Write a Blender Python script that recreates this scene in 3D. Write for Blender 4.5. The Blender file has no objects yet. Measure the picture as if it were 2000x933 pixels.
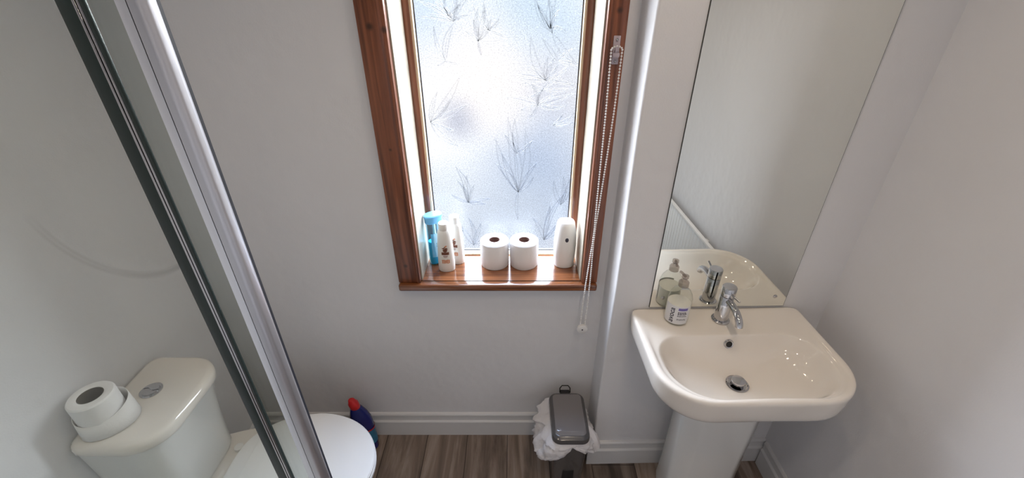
import bpy, bmesh, math, random
from mathutils import Vector, Matrix
random.seed(4)
PI = math.pi
SC = bpy.context.scene
COL = SC.collection

# ------------------------------------------------------------------ camera
FPX = 840.0
PITCH = math.radians(30.2)
CAMZ = 1.70
cam_d = bpy.data.cameras.new('camera')
cam = bpy.data.objects.new('camera', cam_d); COL.objects.link(cam)
cam_d.sensor_fit = 'HORIZONTAL'; cam_d.sensor_width = 36.0
cam_d.lens = FPX / 2000.0 * 36.0
cam_d.shift_x = -3.0 / 2000
cam_d.clip_start = 0.02
cam.location = (0, 0, CAMZ)
cam.rotation_euler = (PI / 2 - PITCH, 0, 0)
SC.camera = cam

# ------------------------------------------------------------------ exposure
SC.view_settings.view_transform = 'Standard'
SC.view_settings.look = 'None'
SC.view_settings.gamma = 1.0
SC.view_settings.use_curve_mapping = False
SC.view_settings.exposure = 0.45

SKY_STRENGTH = 21.5
GROUND_STRENGTH = 0.86
SPOT_POWER = 1.6
SPOT_COLOR = (1.0, 0.80, 0.60)

def P(px, py, Y):
    """a pixel of the photograph onto the upright plane at distance Y"""
    x = (px - 1003) / FPX; y = (py - 466.5) / FPX
    dy = math.cos(PITCH) - y * math.sin(PITCH)
    dn = math.sin(PITCH) + y * math.cos(PITCH)
    t = Y / dy
    return Vector((x * t, Y, CAMZ - dn * t))

# ------------------------------------------------------------------ world: bright overcast daylight with soft patches of garden
def direction(px, py):
    v = P(px, py, 1.0) - Vector((0, 0, CAMZ)); return v.normalized()
world = bpy.data.worlds.new('daylight'); SC.world = world; world.use_nodes = True
wt = world.node_tree; wt.nodes.clear()
wo = wt.nodes.new('ShaderNodeOutputWorld'); wb = wt.nodes.new('ShaderNodeBackground')
wt.links.new(wb.outputs[0], wo.inputs[0]); wb.inputs[1].default_value = SKY_STRENGTH
tc = wt.nodes.new('ShaderNodeTexCoord')
cur = None
def blob(dirv, radius, color, amt, soft=None):
    global cur
    vm = wt.nodes.new('ShaderNodeVectorMath'); vm.operation = 'DISTANCE'
    wt.links.new(tc.outputs['Generated'], vm.inputs[0]); vm.inputs[1].default_value = dirv
    mr = wt.nodes.new('ShaderNodeMapRange'); mr.interpolation_type = 'SMOOTHSTEP'
    mr.inputs[1].default_value = radius; mr.inputs[2].default_value = 0.0
    mr.inputs[3].default_value = 0.0; mr.inputs[4].default_value = amt
    wt.links.new(vm.outputs['Value'], mr.inputs[0])
    mx = wt.nodes.new('ShaderNodeMix'); mx.data_type = 'RGBA'
    wt.links.new(mr.outputs[0], mx.inputs['Factor'])
    if cur is None: mx.inputs['A'].default_value = (0.98, 0.99, 1.0, 1)
    else: wt.links.new(cur, mx.inputs['A'])
    mx.inputs['B'].default_value = (*color, 1); cur = mx.outputs['Result']
blob(Vector((0, 0.3, 1)).normalized(), 1.3, (0.47, 0.67, 1.0), 1.0)
for px, py, r, c, a in ((840, 30, .16, (.45, .62, .82), .75), (1020, 20, .17, (.42, .58, .72), .8), (1100, 60, .16, (.5, .64, .8), .7),
                        (930, 140, .2, (1.0, .90, .84), .7), (900, 232, .08, (.38, .40, .50), .9), (1085, 180, .16, (.62, .60, .64), .75),
                        (1050, 330, .24, (.34, .42, .58), .95), (1100, 420, .2, (.40, .48, .62), .9), (930, 440, .22, (.55, .62, .72), .8),
                        (970, 200, .13, (1.0, .92, .86), .6), (860, 360, .10, (.62, .68, .74), .6), (1000, 480, .22, (.42, .48, .58), .85)):
    blob(direction(px, py), r, c, a)
wt.links.new(cur, wb.inputs[0])
# the open sky above the horizon is several times brighter than the ground and garden below it
sx = wt.nodes.new('ShaderNodeSeparateXYZ'); wt.links.new(tc.outputs['Generated'], sx.inputs[0])
sm = wt.nodes.new('ShaderNodeMapRange'); sm.interpolation_type = 'SMOOTHSTEP'; sm.inputs[1].default_value = -0.02; sm.inputs[2].default_value = 0.16
sm.inputs[3].default_value = GROUND_STRENGTH; sm.inputs[4].default_value = SKY_STRENGTH
wt.links.new(sx.outputs[2], sm.inputs[0]); wt.links.new(sm.outputs[0], wb.inputs[1])

# ------------------------------------------------------------------ lights of the room
pl = bpy.data.lights.new('window_portal', 'AREA'); pl.shape = 'RECTANGLE'; pl.size = 0.56; pl.size_y = 1.22
pl.cycles.is_portal = True
po = bpy.data.objects.new('window_portal', pl); COL.objects.link(po)
po.location = (-0.042, 1.47, 1.42); po.rotation_euler = (PI / 2, 0, PI); po.rotation_euler = (-PI / 2, 0, 0)

DOWNLIGHTS = [(0.36, 0.74), (0.30, 0.10), (-0.45, 0.35), (0.20, -0.60)]
for i, (x, y) in enumerate(DOWNLIGHTS):
    sl = bpy.data.lights.new('downlight_lamp', 'SPOT'); sl.energy = SPOT_POWER * 4; sl.color = SPOT_COLOR
    sl.spot_size = math.radians(150); sl.spot_blend = 0.9; sl.shadow_soft_size = 0.036
    so = bpy.data.objects.new('downlight_lamp', sl); COL.objects.link(so); so.location = (x, y, 2.325)

# ------------------------------------------------------------------ materials
def newmat(name):
    m = bpy.data.materials.new(name); m.use_nodes = True
    nt = m.node_tree; b = nt.nodes['Principled BSDF']
    return m, nt, b
def simple(name, col, rough=0.5, metal=0.0, bump=0.0, bscale=200.0, coat=0.0, var=0.0, spec=0.5):
    m, nt, b = newmat(name)
    b.inputs['Base Color'].default_value = (*col, 1); b.inputs['Roughness'].default_value = rough
    b.inputs['Metallic'].default_value = metal; b.inputs['Coat Weight'].default_value = coat
    b.inputs['Specular IOR Level'].default_value = spec
    t = nt.nodes.new('ShaderNodeTexCoord'); n = nt.nodes.new('ShaderNodeTexNoise'); n.inputs['Scale'].default_value = bscale
    n.inputs['Detail'].default_value = 3
    nt.links.new(t.outputs['Object'], n.inputs['Vector'])
    if bump:
        bp = nt.nodes.new('ShaderNodeBump'); bp.inputs['Strength'].default_value = bump; bp.inputs['Distance'].default_value = 0.002
        nt.links.new(n.outputs[0], bp.inputs['Height']); nt.links.new(bp.outputs[0], b.inputs['Normal'])
    if var:
        mx = nt.nodes.new('ShaderNodeMix'); mx.data_type = 'RGBA'
        mx.inputs['A'].default_value = (*[c * (1 - var) for c in col], 1); mx.inputs['B'].default_value = (*[min(1, c * (1 + var)) for c in col], 1)
        nt.links.new(n.outputs[0], mx.inputs['Factor']); nt.links.new(mx.outputs['Result'], b.inputs['Base Color'])
    return m
def wallmat(name, col):
    m, nt, b = newmat(name)
    b.inputs['Roughness'].default_value = 0.62
    b.inputs['Specular IOR Level'].default_value = 0.35
    t = nt.nodes.new('ShaderNodeTexCoord')
    n1 = nt.nodes.new('ShaderNodeTexNoise'); n1.inputs['Scale'].default_value = 3.5; n1.inputs['Detail'].default_value = 2
    n2 = nt.nodes.new('ShaderNodeTexNoise'); n2.inputs['Scale'].default_value = 260; n2.inputs['Detail'].default_value = 2
    n3 = nt.nodes.new('ShaderNodeTexNoise'); n3.inputs['Scale'].default_value = 22; n3.inputs['Detail'].default_value = 1
    for n in (n1, n2, n3): nt.links.new(t.outputs['Object'], n.inputs['Vector'])
    mx = nt.nodes.new('ShaderNodeMix'); mx.data_type = 'RGBA'
    mx.inputs['A'].default_value = (*[c * .96 for c in col], 1); mx.inputs['B'].default_value = (*[min(1, c * 1.03) for c in col], 1)
    nt.links.new(n1.outputs[0], mx.inputs['Factor']); nt.links.new(mx.outputs['Result'], b.inputs['Base Color'])
    b2 = nt.nodes.new('ShaderNodeBump'); b2.inputs['Strength'].default_value = 0.25; b2.inputs['Distance'].default_value = 0.0012
    b3 = nt.nodes.new('ShaderNodeBump'); b3.inputs['Strength'].default_value = 0.38; b3.inputs['Distance'].default_value = 0.006
    nt.links.new(n2.outputs[0], b2.inputs['Height']); nt.links.new(n3.outputs[0], b3.inputs['Height'])
    nt.links.new(b3.outputs[0], b2.inputs['Normal']); nt.links.new(b2.outputs[0], b.inputs['Normal'])
    return m
def woodmat(name, dark, light, axis='Z', rough=0.35, knots=(), coat=0.3, bump=0.15):
    """stained pine: grain stretched along one axis; knots = object-space points"""
    m, nt, b = newmat(name)
    b.inputs['Roughness'].default_value = rough; b.inputs['Coat Weight'].default_value = coat; b.inputs['Coat Roughness'].default_value = 0.12
    t = nt.nodes.new('ShaderNodeTexCoord'); mp = nt.nodes.new('ShaderNodeMapping')
    s = {'X': (1.2, 30, 30), 'Y': (30, 1.2, 30), 'Z': (30, 30, 1.2)}[axis]; mp.inputs['Scale'].default_value = s
    nt.links.new(t.outputs['Object'], mp.inputs[0])
    n = nt.nodes.new('ShaderNodeTexNoise'); n.inputs['Scale'].default_value = 2.6; n.inputs['Detail'].default_value = 6; n.inputs['Distortion'].default_value = 0.6
    nt.links.new(mp.outputs[0], n.inputs['Vector'])
    cr = nt.nodes.new('ShaderNodeValToRGB'); cr.color_ramp.elements[0].position = 0.32; cr.color_ramp.elements[1].position = 0.68
    cr.color_ramp.elements[0].color = (*dark, 1); cr.color_ramp.elements[1].color = (*light, 1)
    nt.links.new(n.outputs[0], cr.inputs[0]); out = cr.outputs[0]
    for kx, ky, kz, r in knots:
        vm = nt.nodes.new('ShaderNodeVectorMath'); vm.operation = 'DISTANCE'
        nt.links.new(t.outputs['Object'], vm.inputs[0]); vm.inputs[1].default_value = (kx, ky, kz)
        mr = nt.nodes.new('ShaderNodeMapRange'); mr.inputs[1].default_value = r; mr.inputs[2].default_value = r * .35
        mr.inputs[3].default_value = 0; mr.inputs[4].default_value = .85
        nt.links.new(vm.outputs['Value'], mr.inputs[0])
        mx = nt.nodes.new('ShaderNodeMix'); mx.data_type = 'RGBA'
        nt.links.new(mr.outputs[0], mx.inputs['Factor']); nt.links.new(out, mx.inputs['A']); mx.inputs['B'].default_value = (0.035, 0.014, 0.008, 1)
        out = mx.outputs['Result']
    nt.links.new(out, b.inputs['Base Color'])
    bp = nt.nodes.new('ShaderNodeBump'); bp.inputs['Strength'].default_value = bump; bp.inputs['Distance'].default_value = 0.001
    nt.links.new(n.outputs[0], bp.inputs['Height']); nt.links.new(bp.outputs[0], b.inputs['Normal'])
    return m
def floormat():
    m, nt, b = newmat('laminate_floor'); b.inputs['Roughness'].default_value = 0.42
    N = nt.nodes.new; L = nt.links.new
    t = N('ShaderNodeTexCoord'); sp = N('ShaderNodeSeparateXYZ'); L(t.outputs['Object'], sp.inputs[0])
    def math_(op, a, bb=None):
        k = N('ShaderNodeMath'); k.operation = op
        if isinstance(a, (int, float)): k.inputs[0].default_value = a
        else: L(a, k.inputs[0])
        if bb is not None:
            if isinstance(bb, (int, float)): k.inputs[1].default_value = bb
            else: L(bb, k.inputs[1])
        return k.outputs[0]
    u = math_('DIVIDE', math_('ADD', sp.outputs[0], 0.027 + 1.75), 0.175)
    idx = math_('FLOOR', u); fr = math_('FRACT', u)
    wn = N('ShaderNodeTexWhiteNoise'); wn.noise_dimensions = '1D'; L(idx, wn.inputs['W'])
    # end joints, staggered from plank to plank
    v = math_('DIVIDE', math_('ADD', sp.outputs[1], math_('MULTIPLY', wn.outputs['Value'], 1.2)), 1.2)
    fv = math_('FRACT', v)
    cmb = N('ShaderNodeCombineXYZ'); L(math_('ADD', math_('MULTIPLY', sp.outputs[0], 20), math_('MULTIPLY', idx, 7.3)), cmb.inputs[0])
    L(math_('ADD', math_('MULTIPLY', sp.outputs[1], 2.2), math_('MULTIPLY', wn.outputs['Value'], 50)), cmb.inputs[1])
    n = N('ShaderNodeTexNoise'); n.inputs['Scale'].default_value = 1.0; n.inputs['Detail'].default_value = 7; n.inputs['Roughness'].default_value = .62; n.inputs['Distortion'].default_value = .5
    L(cmb.outputs[0], n.inputs['Vector'])
    cmb2 = N('ShaderNodeCombineXYZ'); L(math_('ADD', math_('MULTIPLY', sp.outputs[0], 9), math_('MULTIPLY', idx, 3.1)), cmb2.inputs[0]); L(sp.outputs[1], cmb2.inputs[1])
    n2 = N('ShaderNodeTexNoise'); n2.inputs['Scale'].default_value = 1.4; L(cmb2.outputs[0], n2.inputs['Vector'])
    mixv = math_('ADD', math_('MULTIPLY', n.outputs[0], .75), math_('MULTIPLY', n2.outputs[0], .25))
    cr = N('ShaderNodeValToRGB'); e = cr.color_ramp.elements
    e[0].position = .36; e[0].color = (.075, .056, .046, 1); e[1].position = .66; e[1].color = (.36, .30, .26, 1)
    k = cr.color_ramp.elements.new(.5); k.color = (.19, .145, .118, 1)
    L(mixv, cr.inputs[0])
    tone = N('ShaderNodeMapRange'); tone.inputs[3].default_value = .65; tone.inputs[4].default_value = 1.5; L(wn.outputs['Value'], tone.inputs[0])
    mul = N('ShaderNodeVectorMath'); mul.operation = 'SCALE'; L(cr.outputs[0], mul.inputs[0]); L(tone.outputs[0], mul.inputs['Scale'])
    ga = math_('MINIMUM', fr, math_('SUBTRACT', 1.0, fr)); gb = math_('MINIMUM', fv, math_('SUBTRACT', 1.0, fv))
    g = math_('MINIMUM', math_('MULTIPLY', ga, .175), math_('MULTIPLY', gb, 1.2))
    gm = N('ShaderNodeMapRange'); gm.inputs[1].default_value = .0008; gm.inputs[2].default_value = .0022; gm.inputs[3].default_value = .18; gm.inputs[4].default_value = 1; L(g, gm.inputs[0])
    mul2 = N('ShaderNodeVectorMath'); mul2.operation = 'SCALE'; L(mul.outputs[0], mul2.inputs[0]); L(gm.outputs[0], mul2.inputs['Scale'])
    L(mul2.outputs[0], b.inputs['Base Color'])
    bp = N('ShaderNodeBump'); bp.inputs['Strength'].default_value = .3; bp.inputs['Distance'].default_value = .001; L(n.outputs[0], bp.inputs['Height']); L(bp.outputs[0], b.inputs['Normal'])
    return m
def clearmat(name, tint=(1, 1, 1), gloss=0.08, rough=0.02, edge=None):
    """thin clear sheet: mostly see-through with a mirror-like sheen growing at grazing angles"""
    m = bpy.data.materials.new(name); m.use_nodes = True; nt = m.node_tree; nt.nodes.clear()
    o = nt.nodes.new('ShaderNodeOutputMaterial'); tr = nt.nodes.new('ShaderNodeBsdfTransparent'); tr.inputs[0].default_value = (*tint, 1)
    gl = nt.nodes.new('ShaderNodeBsdfGlossy'); gl.inputs['Roughness'].default_value = rough; gl.inputs[0].default_value = (1, 1, 1, 1)
    lw = nt.nodes.new('ShaderNodeLayerWeight'); lw.inputs[0].default_value = .5
    pw = nt.nodes.new('ShaderNodeMath'); pw.operation = 'POWER'; pw.inputs[1].default_value = 4.5; nt.links.new(lw.outputs['Facing'], pw.inputs[0])
    mr = nt.nodes.new('ShaderNodeMapRange'); mr.inputs[3].default_value = gloss * .35; mr.inputs[4].default_value = min(1, gloss * 7); nt.links.new(pw.outputs[0], mr.inputs[0])
    mx = nt.nodes.new('ShaderNodeMixShader'); nt.links.new(mr.outputs[0], mx.inputs[0]); nt.links.new(tr.outputs[0], mx.inputs[1]); nt.links.new(gl.outputs[0], mx.inputs[2])
    nt.links.new(mx.outputs[0], o.inputs[0]); return m
def frostmat():
    m = bpy.data.materials.new('obscure_glass'); m.use_nodes = True; nt = m.node_tree; nt.nodes.clear()
    N = nt.nodes.new; L = nt.links.new
    o = N('ShaderNodeOutputMaterial'); tr = N('ShaderNodeBsdfTransparent'); tl = N('ShaderNodeBsdfTranslucent'); gl = N('ShaderNodeBsdfGlossy')
    tr.inputs[0].default_value = (.97, .98, 1, 1); tl.inputs[0].default_value = (.95, .97, 1, 1); gl.inputs['Roughness'].default_value = .15
    t = N('ShaderNodeTexCoord'); n = N('ShaderNodeTexNoise'); n.inputs['Scale'].default_value = 420; n.inputs['Detail'].default_value = 3
    L(t.outputs['Object'], n.inputs['Vector'])
    bp = N('ShaderNodeBump'); bp.inputs['Strength'].default_value = .6; bp.inputs['Distance'].default_value = .001; L(n.outputs[0], bp.inputs['Height'])
    for s in (tl, gl): L(bp.outputs[0], s.inputs['Normal'])
    mr = N('ShaderNodeMapRange'); mr.inputs[1].default_value = .3; mr.inputs[2].default_value = .7; mr.inputs[3].default_value = .0; mr.inputs[4].default_value = .02; L(n.outputs[0], mr.inputs[0])
    gr = N('ShaderNodeTexNoise'); gr.inputs['Scale'].default_value = 260; gr.inputs['Detail'].default_value = 2; L(t.outputs['Object'], gr.inputs['Vector'])
    gc = N('ShaderNodeMapRange'); gc.inputs[1].default_value = .35; gc.inputs[2].default_value = .6; gc.inputs[3].default_value = .80; gc.inputs[4].default_value = 1.0; L(gr.outputs[0], gc.inputs[0])
    cc_ = N('ShaderNodeCombineXYZ')
    for k in range(3): L(gc.outputs[0], cc_.inputs[k])
    L(cc_.outputs[0], tr.inputs[0])
    m1 = N('ShaderNodeMixShader'); L(mr.outputs[0], m1.inputs[0]); L(tr.outputs[0], m1.inputs[1]); L(tl.outputs[0], m1.inputs[2])
    m2 = N('ShaderNodeMixShader'); m2.inputs[0].default_value = .02; L(m1.outputs[0], m2.inputs[1]); L(gl.outputs[0], m2.inputs[2])
    L(m2.outputs[0], o.inputs[0]); return m
def reliefmat():
    m = bpy.data.materials.new('glass_relief'); m.use_nodes = True; nt = m.node_tree; nt.nodes.clear()
    N = nt.nodes.new; L = nt.links.new
    o = N('ShaderNodeOutputMaterial'); tr = N('ShaderNodeBsdfTransparent'); gl = N('ShaderNodeBsdfPrincipled')
    gl.inputs['Base Color'].default_value = (.07, .09, .13, 1); gl.inputs['Roughness'].default_value = .3; gl.inputs['Specular IOR Level'].default_value = .12
    lw = N('ShaderNodeLayerWeight'); lw.inputs[0].default_value = .5
    mr = N('ShaderNodeMapRange'); mr.inputs[1].default_value = .25; mr.inputs[2].default_value = .95; mr.inputs[3].default_value = .08; mr.inputs[4].default_value = .95; L(lw.outputs['Facing'], mr.inputs[0])
    mx = N('ShaderNodeMixShader'); L(mr.outputs[0], mx.inputs[0]); L(tr.outputs[0], mx.inputs[1]); L(gl.outputs[0], mx.inputs[2]); L(mx.outputs[0], o.inputs[0])
    return m
def emit(name, col, s):
    m = bpy.data.materials.new(name); m.use_nodes = True; nt = m.node_tree; nt.nodes.clear()
    o = nt.nodes.new('ShaderNodeOutputMaterial'); e = nt.nodes.new('ShaderNodeEmission'); e.inputs[0].default_value = (*col, 1); e.inputs[1].default_value = s
    nt.links.new(e.outputs[0], o.inputs[0]); return m

M = {}
M['wall'] = wallmat('painted_plaster', (.765, .775, .81))
M['ceil'] = wallmat('ceiling_paint', (.85, .84, .82))
M['skirt'] = simple('skirting_gloss', (.72, .73, .75), .25, bump=.05, bscale=40)
M['floor'] = floormat()
kl = P(703 + 18, 52, 1.195); kr = P(703 + 47, 58, 1.195); ka = P(1211, 20, 1.195); kb = P(762, 293, 1.195); kc = P(792, 520, 1.195)
M['pine'] = woodmat('stained_pine', (.10, .028, .012), (.30, .098, .042), 'Z', .33, knots=[(*kl, .012), (*kr, .011), (*ka, .010), (*kb, .006), (*kc, .009)])
M['pine_sill'] = woodmat('varnished_sill', (.105, .034, .013), (.30, .105, .038), 'X', .16, coat=.8, bump=.9)
M['pine_pale'] = woodmat('pale_bead', (.55, .40, .26), (.75, .60, .42), 'Z', .45)
M['reveal'] = woodmat('painted_reveal', (.40, .37, .31), (.50, .47, .39), 'Z', .4, coat=.2)
M['gasket'] = simple('black_gasket', (.015, .018, .03), .5)
M['frost'] = frostmat(); M['relief'] = reliefmat()
M['ceramic'] = simple('white_ceramic', (.84, .80, .75), .05, coat=.6)
M['ceramic_c'] = simple('white_ceramic_cool', (.80, .81, .80), .12, coat=.4)
M['plastic_w'] = simple('white_plastic', (.84, .84, .84), .3)
M['cleat'] = simple('clear_cleat_plastic', (.45, .38, .42), .15, coat=.6)
M['chrome'] = simple('chrome', (.58, .58, .60), .06, metal=1)
M['alu'] = simple('satin_aluminium', (.66, .67, .72), .36, metal=1, bump=.08, bscale=60)
M['alu_pale'] = simple('polished_aluminium', (.90, .93, 1.0), .42, metal=1)
M['seal'] = simple('dark_green_seal', (.028, .042, .042), .25, spec=.4)
M['mirror'] = simple('mirror_silver', (.86, .875, .84), .004, metal=1)
M['mirror_edge'] = simple('mirror_edge', (.03, .035, .03), .4)
M['glass'] = clearmat('shower_glass', (.92, .94, .92), .07)
M['glass_g'] = clearmat('shower_glass_green', (.80, .83, .81), .07)
M['paper'] = simple('tissue_paper', (.86, .86, .87), .9, bump=.35, bscale=120)
M['card'] = simple('cardboard_core', (.17, .10, .09), .9)
M['card_d'] = simple('dark_cardboard_core', (.12, .105, .075), .9)
M['bin'] = simple('grey_bin_plastic', (.085, .082, .085), .22, bump=.05, bscale=300, coat=.35)
M['bin_lid'] = simple('grey_lid_plastic', (.20, .19, .195), .12, coat=.5)
M['bin_dark'] = simple('dark_recess', (.012, .012, .013), .5)
M['bag'] = simple('white_bin_liner', (.74, .73, .76), .3, bump=1.0, bscale=70)
M['blue'] = simple('navy_plastic', (.008, .016, .17), .25, coat=.4)
M['red'] = simple('red_plastic', (.62, .02, .025), .3)
M['liquid_white'] = simple('milky_soap', (.88, .88, .84), .3)
M['clearpl'] = clearmat('clear_plastic', (.94, .95, .93), .13, .05)
M['bluepl'] = clearmat('pale_blue_clear_plastic', (.62, .85, .95), .09, .05)
M['bluecap'] = simple('sky_blue_plastic', (.16, .47, .80), .3)
M['bluelab'] = simple('pale_blue_label', (.42, .68, .92), .4, var=.25, bscale=38)
M['blueliq'] = simple('turquoise_liquid', (.05, .48, .70), .2)
M['bottle_w'] = simple('pearl_white_plastic', (.80, .80, .77), .3, coat=.2)
M['ink'] = simple('dark_ink', (.03, .03, .05), .5)
M['ink_brown'] = simple('brown_ink', (.16, .06, .035), .5)
M['ink_orange'] = simple('orange_ink', (.62, .30, .18), .5)
M['ink_purple'] = simple('purple_ink', (.16, .13, .42), .5)
M['label'] = simple('white_label', (.72, .72, .74), .45)
M['rad'] = simple('radiator_enamel', (.80, .80, .80), .3)
M['lamp'] = emit('downlight_glow', (1, .82, .6), 12)

def grey_arc(m):
    # faint grey ring arc mixed into the sheet, fading out towards the top
    nt = m.node_tree; N = nt.nodes.new; L = nt.links.new
    out = [n for n in nt.nodes if n.type == 'OUTPUT_MATERIAL'][0]; src = out.inputs[0].links[0].from_socket
    t = N('ShaderNodeTexCoord'); sc_ = N('ShaderNodeVectorMath'); sc_.operation = 'MULTIPLY'; sc_.inputs[1].default_value = (1, 0, 1); L(t.outputs['Object'], sc_.inputs[0])
    vm = N('ShaderNodeVectorMath'); vm.operation = 'DISTANCE'; vm.inputs[1].default_value = (-.495, 0, 1.431); L(sc_.outputs[0], vm.inputs[0])
    sb = N('ShaderNodeMath'); sb.operation = 'SUBTRACT'; sb.inputs[1].default_value = .106; L(vm.outputs['Value'], sb.inputs[0])
    ab = N('ShaderNodeMath'); ab.operation = 'ABSOLUTE'; L(sb.outputs[0], ab.inputs[0])
    mr = N('ShaderNodeMapRange'); mr.interpolation_type = 'SMOOTHSTEP'; mr.inputs[1].default_value = .006; mr.inputs[2].default_value = 0; mr.inputs[3].default_value = 0; mr.inputs[4].default_value = .16; L(ab.outputs[0], mr.inputs[0])
    sp = N('ShaderNodeSeparateXYZ'); L(t.outputs['Object'], sp.inputs[0])
    lo = N('ShaderNodeMapRange'); lo.inputs[1].default_value = 1.42; lo.inputs[2].default_value = 1.34; L(sp.outputs[2], lo.inputs[0])
    mu = N('ShaderNodeMath'); mu.operation = 'MULTIPLY'; L(mr.outputs[0], mu.inputs[0]); L(lo.outputs[0], mu.inputs[1])
    df = N('ShaderNodeBsdfDiffuse'); df.inputs[0].default_value = (.25, .25, .26, 1)
    mx = N('ShaderNodeMixShader'); L(mu.outputs[0], mx.inputs[0]); L(src, mx.inputs[1]); L(df.outputs[0], mx.inputs[2]); L(mx.outputs[0], out.inputs[0])
grey_arc(M['glass'])

# ------------------------------------------------------------------ helpers
def obj(name, bm, mat, parent=None, smooth=True, angle=35, loc=None, rot=None):
    me = bpy.data.meshes.new(name); bmesh.ops.recalc_face_normals(bm, faces=bm.faces); bm.to_mesh(me); bm.free()
    for m in (mat if isinstance(mat, (list, tuple)) else [mat]): me.materials.append(m)
    if smooth:
        for p in me.polygons: p.use_smooth = True
        try: me.set_sharp_from_angle(angle=math.radians(angle))
        except Exception: pass
    o = bpy.data.objects.new(name, me); COL.objects.link(o)
    if parent: o.parent = parent
    if loc: o.location = loc
    if rot: o.rotation_euler = rot
    return o
def tag(o, label, cat, group=None):
    o['label'] = label; o['category'] = cat
    if group: o['group'] = group
    return o
def thing(name, label, cat, loc=(0, 0, 0), rotz=0, group=None):
    o = bpy.data.objects.new(name, None); COL.objects.link(o); o.location = loc; o.rotation_euler = (0, 0, rotz); o.empty_display_size = .05
    return tag(o, label, cat, group)
def struct(o): o['kind'] = 'structure'; return o
def box(bm, x0, x1, y0, y1, z0, z1, bev=0.0, seg=2):
    r = bmesh.ops.create_cube(bm, size=1); vs = r['verts']
    for v in vs: v.co = Vector(((x0 + x1) / 2 + v.co.x * (x1 - x0), (y0 + y1) / 2 + v.co.y * (y1 - y0), (z0 + z1) / 2 + v.co.z * (z1 - z0)))
    if bev:
        es = list({e for v in vs for e in v.link_edges})
        bmesh.ops.bevel(bm, geom=es, offset=bev, segments=seg, profile=.5, affect='EDGES')
def nb(): return bmesh.new()
def bx(*a, **k): bm = nb(); box(bm, *a, **k); return bm
def loft(bm, rings, cap0=True, cap1=True, closed=True):
    vr = [[bm.verts.new(p) for p in r] for r in rings]; n = len(rings[0])
    for a, b in zip(vr, vr[1:]):
        for i in range(n if closed else n - 1):
            j = (i + 1) % n; bm.faces.new((a[i], a[j], b[j], b[i]))
    if cap0: bm.faces.new(list(reversed(vr[0])))
    if cap1: bm.faces.new(vr[-1])
    return vr
def lathe(bm, prof, n=40, c=(0, 0, 0), sx=1, sy=1, cap=True):
    rings = [[Vector((c[0] + r * sx * math.cos(2 * PI * i / n), c[1] + r * sy * math.sin(2 * PI * i / n), c[2] + z)) for i in range(n)] for r, z in prof]
    loft(bm, rings, cap, cap)
def tube(bm, pts, r, n=10, cap=True, closed=False):
    pts = [Vector(p) for p in pts]; rings = []; m = len(pts); up = None
    for i, p in enumerate(pts):
        a = pts[(i - 1) % m] if closed else pts[max(i - 1, 0)]; b = pts[(i + 1) % m] if closed else pts[min(i + 1, m - 1)]
        d = (b - a).normalized()
        if up is None:
            up = Vector((0, 0, 1)) if abs(d.z) < .9 else Vector((1, 0, 0))
        s = d.cross(up).normalized(); up = s.cross(d).normalized()
        rr = r[i] if isinstance(r, (list, tuple)) else r
        rings.append([p + (s * math.cos(2 * PI * k / n) + up * math.sin(2 * PI * k / n)) * rr for k in range(n)])
    if closed: rings.append(rings[0]); 
    if closed:
        vr = [[bm.verts.new(p) for p in q] for q in rings[:-1]]; vr.append(vr[0])
        for a, b in zip(vr, vr[1:]):
            for i in range(n): bm.faces.new((a[i], a[(i + 1) % n], b[(i + 1) % n], b[i]))
    else: loft(bm, rings, cap, cap)
def rrect(x0, x1, y0, y1, r, k=10):
    """rounded rectangle outline; r = radii at (x1,y1),(x0,y1),(x0,y0),(x1,y0)"""
    if isinstance(r, (int, float)): r = [r] * 4
    cs = [(x1, y1, 1, 1, 0), (x0, y1, -1, 1, 90), (x0, y0, -1, -1, 180), (x1, y0, 1, -1, 270)]; out = []
    for (cx, cy, sx, sy, a0), q in zip(cs, r):
        ox, oy = cx - sx * q, cy - sy * q
        for i in range(k + 1):
            a = math.radians(a0 + 90 * i / k); out.append((ox + q * math.cos(a), oy + q * math.sin(a)))
    return out
def polar(outline, c, n):
    """resample an outline by rays from c"""
    res = []; m = len(outline)
    for i in range(n):
        a = 2 * PI * i / n; d = (math.cos(a), math.sin(a)); best = 0
        for j in range(m):
            x1, y1 = outline[j][0] - c[0], outline[j][1] - c[1]; x2, y2 = outline[(j + 1) % m][0] - c[0], outline[(j + 1) % m][1] - c[1]
            ex, ey = x2 - x1, y2 - y1; den = d[0] * ey - d[1] * ex
            if abs(den) < 1e-12: continue
            t = (x1 * ey - y1 * ex) / den; s = (x1 * d[1] - y1 * d[0]) / den
            if t > 0 and -1e-6 <= s <= 1 + 1e-6: best = max(best, t)
        res.append((c[0] + d[0] * best, c[1] + d[1] * best))
    return res
def inset(o, c, d):
    out = []
    for x, y in o:
        v = Vector((x - c[0], y - c[1])); L_ = v.length; v *= (L_ - d) / L_; out.append((c[0] + v.x, c[1] + v.y))
    return out
def ring(o, z): return [Vector((x, y, z)) for x, y in o]
def extrude_profile(prof, p0, p1, nrm):
    """profile of (distance out from wall, z) run from p0 to p1 (ground points), nrm points into the room"""
    bm = nb(); r = []
    for p in (p0, p1): r.append([Vector((p[0] + nrm[0] * d, p[1] + nrm[1] * d, z)) for d, z in prof])
    loft(bm, r); return bm

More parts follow.
